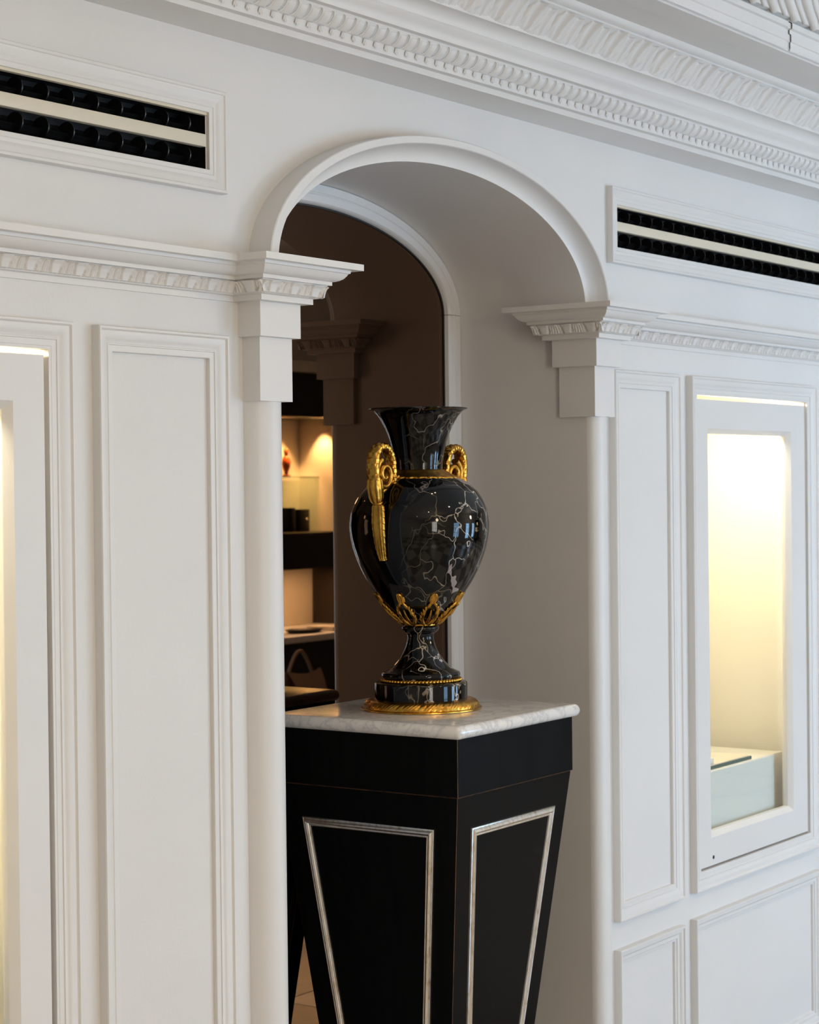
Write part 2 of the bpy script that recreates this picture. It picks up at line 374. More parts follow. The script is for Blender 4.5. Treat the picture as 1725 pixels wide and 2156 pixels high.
# broad acanthus leaves (two alternating kinds)
def acanthus_mesh(w, h, run, relief, n, curl):
    """leaf on a sloped ground: local x width, z height, -y outwards; the ground runs out by `run` over h"""
    def f(u, v):
        s = 2*u-1
        ph = math.atan2(s*1.1, v+.35); fl = .5+.5*math.cos(ph*n)
        outl = .72+.30*math.sin(PI*min(1, v*.85+.12))+.06*math.sin(v*PI*6)*(abs(s) > .7)
        body = max(0, 1-abs(s)**4)
        rel = relief*body*(.35+.65*fl**.8)*(.4+.6*min(1, v*2))+relief*.35*math.exp(-(s/.14)**2)
        rel += curl*max(0, (v-.70)/.30)*body*(.6+.4*fl)
        eye = math.exp(-((abs(s)-.66)/.14)**2-((v-.16)/.13)**2); rel *= 1-.95*eye
        if abs(s) > .97 or v < .01: rel = -.002
        if v > .99: rel = -.001
        return (s*w/2*outl, -(run*v**1.4)-rel, h*v-.004*math.sin(PI*v)*abs(s))
    return autosmooth(mesh(*heightpatch(f, 18, 12)), 75)
ACA = acanthus_mesh(.066, .0515, .0405, .0130, 7.5, .008)
ACB = acanthus_mesh(.050, .0490, .0385, .0090, 5.5, .004)
x = -1.15; k = 0
while x < 3.2:
    o = link('acanthus_leaf', ACA if k % 2 == 0 else ACB, M_PLASTER, corn); o.location = (x, -.1895, 2.4237)
    o.rotation_euler = (0, math.radians(7 if k % 2 == 0 else -4), 0); x += .0517; k += 1

# ------------------------------------------------------------------ ceiling, cove with ribs
def coved_ceiling():
    V = []; F = []
    P = [(-.37, 2.563), (-.395, 2.566), (-.405, 2.60), (-.425, 2.66), (-.46, 2.73), (-.53, ROOM['zc']), (ROOM['y0'], ROOM['zc'])]
    return loops('ceiling', [[(x, y, z) for y, z in P] for x in (ROOM['x0'], ROOM['x1'])], M_CEIL, None, False, 50)
ceil = tag(coved_ceiling(), None, kind='structure')
def rib_mesh(r):
    P = [Vector((.20, -.397, 2.566)), Vector((.13, -.408, 2.605)), Vector((.05, -.424, 2.655)), Vector((-.04, -.452, 2.715)), Vector((-.12, -.50, 2.76))]
    L = []
    for i, p in enumerate(P):
        t = (P[min(i+1, 4)]-P[max(i-1, 0)]).normalized(); a = t.cross(Vector((0, 1, .3))).normalized(); b = t.cross(a)
        L.append([tuple(p+r*(math.cos(q*PI/4)*a+math.sin(q*PI/4)*b)) for q in range(8)])
    V = [v for l in L for v in l]; F = [(i*8+j, i*8+(j+1) % 8, (i+1)*8+(j+1) % 8, (i+1)*8+j) for i in range(4) for j in range(8)]
    return autosmooth(mesh(V, F), 60)
RB1, RB2 = rib_mesh(.011), rib_mesh(.005)
for k in range(110):
    o = link('ceiling_rib', RB1 if k % 2 else RB2, M_CEIL, ceil); o.location = (-2.18+k*.052, 0, 0)

# ------------------------------------------------------------------ imposts and entablatures
IMP = [(.080, 1.9430), (.080, 1.9318), (.064, 1.9318), (.063, 1.9268), (.0605, 1.9262), (.0585, 1.9225), (.0545, 1.9175), (.049, 1.9140), (.0435, 1.9122), (.040, 1.9118), (.040, 1.9056), (.035, 1.9056)]
IMP_OG = [(.034, 1.9046), (.0325, 1.9000), (.029, 1.8950), (.0255, 1.8890), (.024, 1.8830)]
IMP2 = [(.022, 1.8822), (.016, 1.8815), (.016, 1.8720), (0, 1.8714), (0, 1.8126), (-.011, 1.8120), (-.011, 1.7025)]
def impost_leaf(w=.0517, h=.0208):
    """one repeat of the leaf band: a broad lipped leaf between fanning flutes, with drilled eyes"""
    def f(u, v):
        s = 2*u-1; a = abs(s)
        half = .30+.20*v**1.4                              # the broad leaf widens upwards
        if a < half: rel = .0040+.0016*math.sqrt(max(0, 1-(a/half)**2))
        else: rel = .0036+.0013*math.cos((a-half)*2*PI*3/(1-half)+PI*.2)
        lip = max(0, min(1, (v-.76)/.08)); rel += .0024*lip*(1 if a < half*.97 else (.9 if a > .80 else 0))
        rel -= .0034*math.exp(-((a-half)/.035)**2)
        eye = max(0, 1-((a-half-.10)/.13)**2-((v-.27)/.24)**2); rel = rel*(1-min(1, eye*3))
        if v < .01 or v > .99 or a > .985: rel = -.001
        return (s*w/2, -(.0100*v**1.5)-rel, h*v)
    return autosmooth(mesh(*heightpatch(f, 44, 14)), 50)
ILM = impost_leaf()
def leaf_row(parent, p0, p1, ang, n, zb=1.8830):
    for k in range(n):
        t = (k+.5)/n; o = link('impost_leaf', ILM, M_PLASTER, parent)
        o.location = (p0[0]+(p1[0]-p0[0])*t, p0[1]+(p1[1]-p0[1])*t, zb); o.rotation_euler = (0, 0, ang)
        L = math.hypot(p1[0]-p0[0], p1[1]-p0[1])/n; o.scale = (L/.0505, 1, 1)
def impost(name, x0, x1):
    yf, yb = -.05, .062
    L = []
    for o, z in [(-.01, 1.943)]+IMP+IMP_OG+IMP2+[(-.04, 1.7025)]:
        L.append([(x0-o, yf-o, z), (x1+o, yf-o, z), (x1+o, yb+o, z), (x0-o, yb+o, z)])
    ob = loops(name, L, M_TRIM, None, True, 25, cap=True)
    tag(ob, None, kind='structure')
    q = .0245; c = q+.0075
    leaf_row(ob, (x0-c, yf-q), (x1+c, yf-q), 0, 3)
    leaf_row(ob, (x0-q, yb+c), (x0-q, yf-c), -PI/2, 3)
    leaf_row(ob, (x1+q, yf-c), (x1+q, yb+c), PI/2, 3)
    leaf_row(ob, (x1+c, yb+q), (x0-c, yb+q), PI, 3)
    return ob
impost('trim_2', -.649, -.5385); impost('trim_3', .4995, .609)
def entab(name, x0, x1, leaf_from, n):
    pr = [(-.001, 1.9455)]+[(o-.012, z-.0007) for o, z in IMP+IMP_OG+IMP2[:4]]
    ob = tag(sweep_x(name, pr, x0, x1, M_TRIM, None, 25), None, kind='structure')
    leaf_row(ob, (leaf_from, -.0125), (leaf_from+n*.0517, -.0125), 0, n)
    return ob
entab('trim_4', ROOM['x0'], -.640, -.662-30*.0517, 30); entab('trim_5', .605, ROOM['x1'], .64, 36)

# ------------------------------------------------------------------ air vents
VP = [(0, -.001), (0, .0135), (.0012, .0158), (.0055, .0158), (.007, .0140), (.010, .0128), (.015, .0122), (.0195, .0100), (.0225, .0085), (.026, .0095), (.0285, .0092), (.030, .0078), (.037, .0072), (.0378, .0065), (.0378, -.0015)]
def cell_mesh():
    V, F = [], []
    def add(vs, fs):
        k = len(V); V.extend(vs); F.extend([tuple(i+k for i in f) for f in fs])
    # hollow curved deflector with a shallow ridge, and an end disc whose rim stands proud
    def blade(u, v):
        z = (2*v-1)*.0158; return ((u-.5)*.0545, .040-.020*math.cos((v-.30)*PI*1.05)-.006*math.exp(-((v-.38)/.07)**2), z)
    add(*heightpatch(blade, 1, 18))
    for dx in (-.0262, -.0238):
        def disc(u, v, dx=dx):
            a = 2*PI*u; r = .0161*v; return (dx, .021+r*math.cos(a)*1.12, r*math.sin(a))
        add(*heightpatch(disc, 18, 1))
    def rim(u, v):
        a = 2*PI*u; r = .0161; return (-.0262+.0024*v, .021+r*math.cos(a)*1.12, r*math.sin(a))
    add(*heightpatch(rim, 18, 1))
    return autosmooth(mesh(V, F), 40)
CELL = cell_mesh()
def vent(x0, x1, label, first, step):
    e = empty('air_vent', ((x0+x1)/2, 0, 2.051))
    tag(e, label, 'air vent', 'slot vents over the panelling')
    e0 = e.location.copy()
    def off(o): o.matrix_parent_inverse = Matrix.Translation(-e0); return o
    off(frame_moulding('frame', x0, x1, 2.051, 2.223, VP, M_TRIM, e))
    a, b = x0+.036, x1-.036
    off(box('duct', a-.002, b+.002, .055, .06, 2.08, 2.195, M_VENTB, e))
    off(box('duct_top', a-.002, b+.002, 0, .056, 2.188, 2.195, M_VENTB, e)); off(box('duct_bottom', a-.002, b+.002, 0, .056, 2.081, 2.088, M_VENTB, e))
    off(box('duct_end', a-.006, a-.001, -.001, .056, 2.085, 2.19, M_VENTB, e)); off(box('duct_end', b+.001, b+.006, -.001, .056, 2.085, 2.19, M_VENTB, e))
    off(box('top_strip', a, b, -.003, .006, 2.1805, 2.1862, M_CREAM, e))
    off(box('centre_bar', a+.006, b-.006, -.004, .010, 2.1268, 2.1478, M_CREAM, e, .0012))
    for z in (2.1115, 2.1642):
        x = first
        while a-.03 < x < b+.03:
            o = off(link('blade', CELL, M_BLACKP, e)); o.location = (x, 0, z); x += step
    return e
vent(.638, 2.255, 'white framed slot air vent right of the arch, narrow black slots', .722, .0545)
vent(-2.305, -.688, 'white framed slot air vent left of the arch over the tall panel', -.7365, -.0545)

# ------------------------------------------------------------------ wall showcases
def child(o, e):
    o.parent = e; o.matrix_parent_inverse = Matrix.Translation(-e.location); return o
def showcase(op, lip, label, hinge):
    x0, x1, z0, z1 = op
    e = empty('wall_showcase', ((x0+x1)/2, .15, z0))
    tag(e, label, 'showcase', 'lit showcases set into the panelling')
    child(frame_moulding('frame', lip[0], lip[1], .566, 1.812, PM[:-2]+[(.0395, .0070), (.0440, .0070), (.0440, -.012)], M_TRIM, None), e)
    # lined box behind the door
    V = []; F = []
    a, b, c, d, yb = x0-.03, x1+.03, z0, z1+.03, .34
    P = [(a, .004, c), (b, .004, c), (b, .004, d), (a, .004, d), (a, yb, c), (b, yb, c), (b, yb, d), (a, yb, d)]
    child(link('lining', mesh(P, [(0, 1, 5, 4), (1, 2, 6, 5), (2, 3, 7, 6), (3, 0, 4, 7), (4, 5, 6, 7)]), M_CASE), e)
    # door: bevelled frame, pane, keyhole
    dx0, dx1, dz0, dz1 = x0+.003, x1-.006, z0+.0165, z1-.012
    gx0, gx1, gz0, gz1 = (dx0+.060, dx1-.088, dz0+.070, dz1-.072) if hinge > 0 else (dx0+.088, dx1-.066, dz0+.070, dz1-.072)
    yf = -.003
    def rect(i, y, A=(dx0, dx1, dz0, dz1)): return [(A[0]+i, y, A[2]+i), (A[1]-i, y, A[2]+i), (A[1]-i, y, A[3]-i), (A[0]+i, y, A[3]-i)]
    G = (gx0, gx1, gz0, gz1)
    door = loops('door', [rect(0, .022), rect(0, yf+.001), rect(.001, yf), rect(-.001, yf, G), rect(0, yf+.001, G), rect(.010, .008, G), rect(.011, .010, G), rect(.011, .022, G), rect(0, .022)], M_TRIM, None, True, 25)
    child(door, e)
    g = box('pane', gx0+.009, gx1-.009, .0150, .0190, gz0+.009, gz1-.009, M_GLASS); g.parent = door
    child(box('glow_block', x0-.004, x1+.004, .023, .032, z0-.004, z0+.045, M_TRIM), e)  # unseen strips added to block the lamp glow, so the door gap stays dark
    for xa, xb in ((x0-.004, x0+.03), (x1-.03, x1+.004)): child(box('glow_block', xa, xb, .023, .032, z0+.045, z1-.03, M_TRIM), e)
    # keyhole
    kx, kz = (dx0+.070, dz0+.020) if hinge > 0 else (dx1-.070, dz0+.020)
    kh = loops('keyhole', [[(kx+r*math.cos(t*PI/8), yf-.0006+h, kz+r*math.sin(t*PI/8)) for t in range(16)] for r, h in ((.0048, 0), (.0034, 0), (.0032, .0004))], M_SLOT, None, True, None, True); kh.parent = door
    # lamp strip above
    lamp = box('lamp_strip', x0+.06, x1-.06, .05, .085, z1+.012, z1+.028, M_LAMP); child(lamp, e)
    al = area('showcase_lamp', ((x0+x1)/2, .075, z1+.008), (x1-x0-.1, .05), (0, 0, 0), 4.0, (1.0, .885, .66)); child(al, e)
    return e
showcase(VITR[0], (1.018, 1.753), 'glazed wall showcase glowing cream with an acrylic block inside', 1)
showcase(VITR[1], (-1.799, -1.062), 'glazed wall showcase beside the tall panel left of the arch', -1)
# contents of the right showcase
zf = VITR[0][2]
blk = box('display_block', 1.045, 1.655, .048, .275, zf, .832, M_ACRYL, None, .003)
tag(blk, 'white acrylic display block standing in the glowing showcase', 'display block')
child(box('front_sheet', 1.05, 1.595, .0455, .0475, zf+.004, .829, M_FROST), blk)
pl = box('glass_plate', 1.06, 1.475, .055, .165, .832, .8405, M_GREENG, None, .001)
child(box('top_sheet', 1.062, 1.473, .057, .163, .8405, .8425, M_PAPER), pl); pl.children[0]['label'] = 'pale top sheet'
child(box('edge_strip', 1.06, 1.475, .0535, .0550, .8325, .8405, plain('dark_green_glass_edge', (.12, .17, .15), .2)), pl)
tag(pl, 'flat glass plate with a dark edge on the acrylic block', 'glass plate')
sb = box('ring_box', 1.14, 1.275, .062, .118, .8425, .858, M_ACRYL, None, .002)
child(box('lid_seam', 1.1395, 1.2755, .0615, .1185, .8505, .8512, M_CREAM), sb)
tag(sb, 'small white box lying on the glass plate', 'box')
blk2 = box('display_block', -1.70, -1.20, .06, .27, zf, .86, M_ACRYL, None, .003)
tag(blk2, 'white acrylic block in the showcase beside the tall panel', 'display block')

# ------------------------------------------------------------------ arched tinted mirror
mir = empty('arched_mirror', (AX, MY, 0)); tag(mir, 'bronze tinted arched mirror in a white frame, back of the niche', 'mirror')
gp = arch_pts(.498, .199, MY, .0)
nb = len(gp); V = gp+[(x, y+.006, z) for x, y, z in gp]
F = [tuple(range(nb)), tuple(range(2*nb-1, nb-1, -1))]+[(i, (i+1) % nb, nb+(i+1) % nb, nb+i) for i in range(nb)]
child(link('glass', mesh(V, F), M_MIRROR), mir)
FP = [(0, .345), (0, .3215), (.0015, .3185), (.0185, .3185), (.0205, .3215), (.0225, .3215), (.0245, .3180), (.0400, .3190), (.0440, .3235), (.0450, .3330)]
child(loops('frame_arch', [arch_pts(HW-d, BI-d*.96, y) for d, y in FP], M_TRIM, None, False, 35), mir)
for s in (-1, 1):
    child(loops('frame_side', [[(AX+s*(HW-d), y, z) for d, y in FP] for z in (0, Z0-.0012)], M_TRIM, None, False, 35), mir)
child(loops('gap_line', [arch_pts(HW-.0445, BI-.0427, .3328, 0), arch_pts(HW-.0490, BI-.0470, .3328, 0), arch_pts(HW-.0490, BI-.0470, .336, 0)], M_GAP, None, False), mir)  # shade of the gap between frame and glass, put in as a black strip

# ------------------------------------------------------------------ pedestal
PX, PY, PTH = -.050, .032, math.radians(.85)
ZT = 1.1137
ped = empty('pedestal', (PX, PY, 0)); ped.rotation_euler = (0, 0, PTH)
tag(ped, 'tapered black pedestal with silver panel frames and a white marble top', 'pedestal')
def slab():
    h = .226; rc = .010; t = .0125
    prof = [(-.012, 0), (-.0075, -.0008), (-.0035, -.0035), (-.0008, -.0078), (0, -.0125), (-.0008, -.0172), (-.0035, -.0215), (-.0075, -.0242), (-.012, -.025)]
    def loop(o, z):
        P = []; H = h+o; r = max(.003, rc+o*.5)
        for cx, cy, a0 in ((1, 1, 0), (-1, 1, 90), (-1, -1, 180), (1, -1, 270)):
            for k in range(5):
                a = math.radians(a0+k*22.5); P.append((cx*(H-r)+r*math.cos(a), cy*(H-r)+r*math.sin(a), ZT+z))
        return P
    return loops('marble_top', [loop(o, z) for o, z in prof], M_CARR, ped, True, 60, True)
slab()['label'] = 'white marble top'
HB = .2120; ZS = .980; KT = .1115
def hs(z): return HB-.003-KT*(ZS-z)
def tapered(name, z0, z1, h0, h1, bev):
    bm = bmesh.new()
    vs = [bm.verts.new((sx*h, sy*h, z)) for z, h in ((z0, h0), (z1, h1)) for sx, sy in ((-1, -1), (1, -1), (1, 1), (-1, 1))]
    for f in ((3, 2, 1, 0), (4, 5, 6, 7), (0, 1, 5, 4), (1, 2, 6, 5), (2, 3, 7, 6), (3, 0, 4, 7)): bm.faces.new([vs[i] for i in f])
    before = set(bm.faces)
    es = [e for e in bm.edges]
    r = bmesh.ops.bevel(bm, geom=es, offset=bev, segments=1, affect='EDGES')
    for f in r['faces']: f.material_index = 1
    me = bpy.data.meshes.new(name); bm.to_mesh(me); bm.free()
    return link(name, me, [M_LACQ, M_WORN], ped)
tapered('apron', ZS+.0008, ZT-.0245, HB, HB, .0009)
body = tapered('body', .06, ZS, hs(.06), hs(ZS), .0009)
tapered('foot_block', 0, .06, hs(.06)+.012, hs(.06)+.012, .0015)
# mitred silver frames on the four sloping faces
def silver_frame():
    prof = [(0, -.0005), (.0008, .0030), (.0028, .0036), (.0040, .0026), (.0055, .0050), (.0090, .0070), (.0125, .0052), (.0140, .0028), (.0158, .0036), (.0175, .0026), (.0182, -.0005)]
    zt, zb, mg = .918, .13, .048
    L = []
    for d, h in prof:
        P = []
        for s, z in ((-1, zt-d), (1, zt-d), (1, zb+d), (-1, zb+d)):
            P.append((s*(hs(z)-mg-d), -(hs(z)+h), z-h*KT))
        L.append(P)
    n = 4; V = [v for l in L for v in l]; F = [(i*4+j, i*4+(j+1) % 4, (i+1)*4+(j+1) % 4, (i+1)*4+j) for i in range(len(L)-1) for j in range(4)]
    return autosmooth(mesh(V, F), 35)
SFM = silver_frame()
for k in range(4):
    o = link('silver_frame', SFM, M_SILVER, ped); o.rotation_euler = (0, 0, k*PI/2)

# ------------------------------------------------------------------ the vase
K = .000941; YB = 1491.4
VX, VY = -.047, .044
vase = empty('urn_vase', (VX, VY, ZT))
tag(vase, 'black veined marble urn with gilt handles and mounts on the pedestal', 'vase')
def pz(y): return (YB-y)*K
def prof(pts): return [(r*K, pz(y)) for r, y in pts]
def smoothp(pts, k=6):
    """Catmull-Rom through the (r, y) points"""
    out = []
    for i in range(len(pts)-1):
        p0, p1, p2, p3 = pts[max(i-1, 0)], pts[i], pts[i+1], pts[min(i+2, len(pts)-1)]
        for j in range(k):
            t = j/k
            out.append(tuple(.5*((2*p1[c])+(-p0[c]+p2[c])*t+(2*p0[c]-5*p1[c]+4*p2[c]-p3[c])*t*t+(-p0[c]+3*p1[c]-3*p2[c]+p3[c])*t**3) for c in (0, 1)))
    out.append(pts[-1]); return out
neck = smoothp([(50, 993), (50, 986), (51.5, 970), (55, 950), (60, 930), (66, 912), (74, 895), (84, 878), (94, 867), (101, 863.5)])+[(104, 862.6), (104.6, 861.6), (103.8, 860.6), (100, 861.2)]+smoothp([(92, 865.5), (82, 876), (72, 893), (62, 915), (54, 940), (46, 975)])
lathe('neck', prof(neck), M_BODY, vase)
bodyp = smoothp([(70, 1003), (86, 1008), (98, 1014), (110, 1022.5), (121, 1033), (130, 1046), (138, 1061), (143.5, 1078), (146.5, 1096), (147, 1110), (145.5, 1128), (142, 1147), (136.5, 1166), (129.5, 1185), (121, 1204), (112, 1221), (102, 1237), (90, 1255), (76, 1275), (58, 1294), (42, 1307), (34, 1313)])
BODYP = bodyp
lathe('body', prof(bodyp), M_BODY, vase, 128)
def body_r(y):
    for (r0, y0), (r1, y1) in zip(BODYP, BODYP[1:]):
        if y0 <= y <= y1: return r0+(r1-r0)*(y-y0)/max(1e-6, y1-y0)
    return BODYP[-1][0]
# gilt collar with a gadrooned lower edge
cp = [(50.5, 990), (53, 989.2), (56, 990), (60, 993.5), (67, 998), (75, 1001.5), (80, 1003), (83.5, 1004.5), (85.5, 1007), (84.5, 1010), (80, 1010.5), (70, 1008)]
def gad(i, a):
    amp = {6: .6, 7: 1.2, 8: 1.6, 9: 1.5, 10: .8}.get(i, .25 if i in (3, 4, 5) else 0)
    return K*amp*(abs(math.sin(a*13))*2-1)
lathe('collar', prof(cp), M_GOLD, vase, 260, 60, gad)
# foot
ft = [(33.5, 1312), (35, 1313), (35.5, 1315), (34, 1317)]
lathe('neck_ring', prof([(30, 1311.5), (34, 1311.5), (36, 1313), (36, 1315.5), (34, 1317.2), (28, 1317.2)]), M_GOLD, vase)
foot = smoothp([(30, 1317), (36, 1317.5), (38.8, 1320), (39, 1323), (37, 1327), (33.5, 1331)], 4)[:-1]+[(33.5, 1331)]+smoothp([(29, 1333.5), (27.6, 1340), (28.4, 1348), (31.5, 1360), (36.5, 1372), (44, 1384), (54, 1396), (65, 1406), (74, 1411.5), (80.5, 1414.5), (83, 1419), (82, 1424), (79, 1427)], 5)
lathe('foot', prof(foot), M_FOOT, vase)
br = lathe('bead_ring', prof([(76, 1426), (81, 1426.6), (82.5, 1429), (81, 1433.5), (76, 1436)]), M_GOLD, vase)
def bead_mesh():
    bm = bmesh.new(); bmesh.ops.create_icosphere(bm, subdivisions=2, radius=3.7*K); me = bpy.data.meshes.new('bead'); bm.to_mesh(me); bm.free()
    for p in me.polygons: p.use_smooth = True
    return me
BM = bead_mesh()
for k in range(68):
    a = 2*PI*k/68; o = link('bead', BM, M_GOLD, br); o.location = (83*K*math.cos(a), 83*K*math.sin(a), pz(1430))
lathe('plinth', prof([(60, 1433.5), (90, 1434), (95.5, 1435), (97.6, 1437.5), (97.8, 1440), (97.8, 1474), (90, 1476)]), M_BODY, vase)
# gilt base with leaf relief
bp_ = [(90, 1469.5), (98.5, 1469), (100.5, 1470)]+[(100.5+22*math.sin(t*PI/2), 1470+16.5*(1-math.cos(t*PI/2))) for t in (.06, .12, .18, .25, .31, .37, .43, .5, .56, .62, .68, .75, .81, .87, .94, 1)]+[(125.0, 1487), (127.6, 1488.2), (127.8, 1490.4), (126, YB), (60, YB)]
def rel(i, a):
    if not 2 <= i <= len(bp_)-6: return 0
    u = (i-2)/(len(bp_)-8); env = math.sin(PI*min(1, max(0, u*.94+.03)))**.7
    n = 16; ph = ((a*n/(2*PI))+u*.45) % 1.0
    leaf = max(0, math.sin(PI*min(1, ph/.72)))**.6 if ph < .72 else 0
    fine = abs(math.sin(ph*PI*6+u*3.5))
    band = 1 if ph > .80 else 0
    return K*env*(3.0*leaf*(.25+.75*fine)+1.3*band-.6)
lathe('gilt_base', prof(bp_), M_GOLD, vase, 640, 50, rel)
# pierced acanthus leaves under the bowl
def tube(path, rad, n=7):
    """closed tube along Vector path with per-point radius"""
    L = []
    for i, p in enumerate(path):
        t = (path[min(i+1, len(path)-1)]-path[max(i-1, 0)]).normalized()
        up = Vector((0, 0, 1)) if abs(t.z) < .9 else Vector((1, 0, 0))
        a = t.cross(up).normalized(); b = t.cross(a)
        L.append([p+rad[i]*(math.cos(2*PI*q/n)*a+math.sin(2*PI*q/n)*b) for q in range(n)])
    V = [v for l in L for v in l]
    F = [(i*n+j, i*n+(j+1) % n, (i+1)*n+(j+1) % n, (i+1)*n+j) for i in range(len(L)-1) for j in range(n)]
    F += [tuple(range(n-1, -1, -1)), tuple((len(L)-1)*n+j for j in range(n))]
    return V, F
def leaf_cup():
    V, F = [], []
    def add(vs, fs):
        k = len(V); V.extend(vs); F.extend([tuple(i+k for i in f) for f in fs])
    def on(y, ang, lift):
        r = (body_r(y)+lift)*K; return Vector((r*math.cos(ang), r*math.sin(ang), pz(y)))
    for s in (-1, 1):
        path, rad = [], []
        for i in range(15):
            t = i/14; y = 1312-46*t
            wpx = 4+11*math.sin(PI*min(1, t*1.02))**.8*(1-.25*t)
            ang = s*wpx/max(38, body_r(y)); path.append(on(y, ang, 3.2)); rad.append(K*(4.2-1.4*t+1.1*math.sin(t*PI*5)))
        add(*tube(path, rad, 8))
        for i in range(3, 13, 2):      # leaf tips along the outer edge
            t = i/14; y = 1312-46*t; wpx = 4+11*math.sin(PI*min(1, t*1.02))**.8*(1-.25*t)
            a0 = s*(wpx+2)/max(38, body_r(y)); a1 = s*(wpx+7.5*(1-.5*t))/max(38, body_r(y-5))
            add(*tube([on(y+3, a0, 2.5), on(y-1, (a0+a1)/2, 3.8), on(y-5, a1, 2.0)], [K*3.0, K*2.6, K*.7], 6))
    path = [on(1310-30*t/8, 0, 3.0+2.0*math.sin(t/8*PI)) for t in range(9)]
    add(*tube(path, [K*(3.6-.25*i) for i in range(9)], 8))
    # shell knob at the tip
    def knob(u, v):
        y = 1268-24*v; wv = (5.0+4.6*math.sin(PI*v)**.8)*max(.02, 1-(max(0, v-.62)/.40)**2)**.5
        s = 2*u-1; lift = 2.0+5.0*math.sqrt(max(0, 1-s*s))*(1-.25*v)+.9*math.cos(s*PI*4)
        if abs(s) > .98 or v > .99: lift = -.5
        return on(y, s*wv/body_r(y), lift)
    add(*heightpatch(knob, 14, 9))
    return autosmooth(mesh(V, F), 70)
LC = leaf_cup()
CAMAZ = math.atan2(CAM.y-VY, CAM.x-VX)
for k in range(8):
    o = link('acanthus_mount', LC, M_GOLD, vase); o.rotation_euler = (0, 0, CAMAZ+math.radians(18+45*k))
# scroll handles
def ribbon(path, wid, thk, n=18, disp=None):
    """path: (rho, y) px in the radial plane; superelliptic section; returns verts, faces"""
    L = []
    for i, (r, y) in enumerate(path):
        r0, y0 = path[max(i-1, 0)]; r1, y1 = path[min(i+1, len(path)-1)]
        t = Vector(((r1-r0), 0, -(y1-y0))).normalized(); nrm = Vector((t.z, 0, -t.x))
        c = Vector((r, 0, YB-y)); ring_ = []
        for q in range(n):
            a = 2*PI*q/n; cx, sx = math.cos(a), math.sin(a)
            e = .72
            X = abs(cx)**e*(1 if cx > 0 else -1); Y = abs(sx)**e*(1 if sx > 0 else -1)
            dd = disp(i/(len(path)-1), a) if disp else 0
            ring_.append((c+nrm*X*(thk[i]+dd)+Vector((0, 1, 0))*Y*(wid[i]+dd*.6))*K)
        L.append(ring_)
    V = [v for l in L for v in l]
    F = [(i*n+j, i*n+(j+1) % n, (i+1)*n+(j+1) % n, (i+1)*n+j) for i in range(len(L)-1) for j in range(n)]
    F += [tuple(range(n-1, -1, -1)), tuple((len(L)-1)*n+j for j in range(n))]
    return V, F
def scales(s, a):
    p = s*25; row = math.floor(p); fr = p-row
    q = (a*7/(2*PI)+.5*(row % 2)) % 1.0
    return 2.0*fr*(1-abs(2*q-1)**1.6)-.7+.3*math.cos(q*6*PI)
def flutes(s, a): return 1.5*math.cos(a*9)+.3
def lerp_list(keys, n):
    out = []
    for i in range(n):
        t = i/(n-1)
        for (t0, v0), (t1, v1) in zip(keys, keys[1:]):
            if t0 <= t <= t1: out.append(v0+(v1-v0)*(t-t0)/(t1-t0)); break
    return out
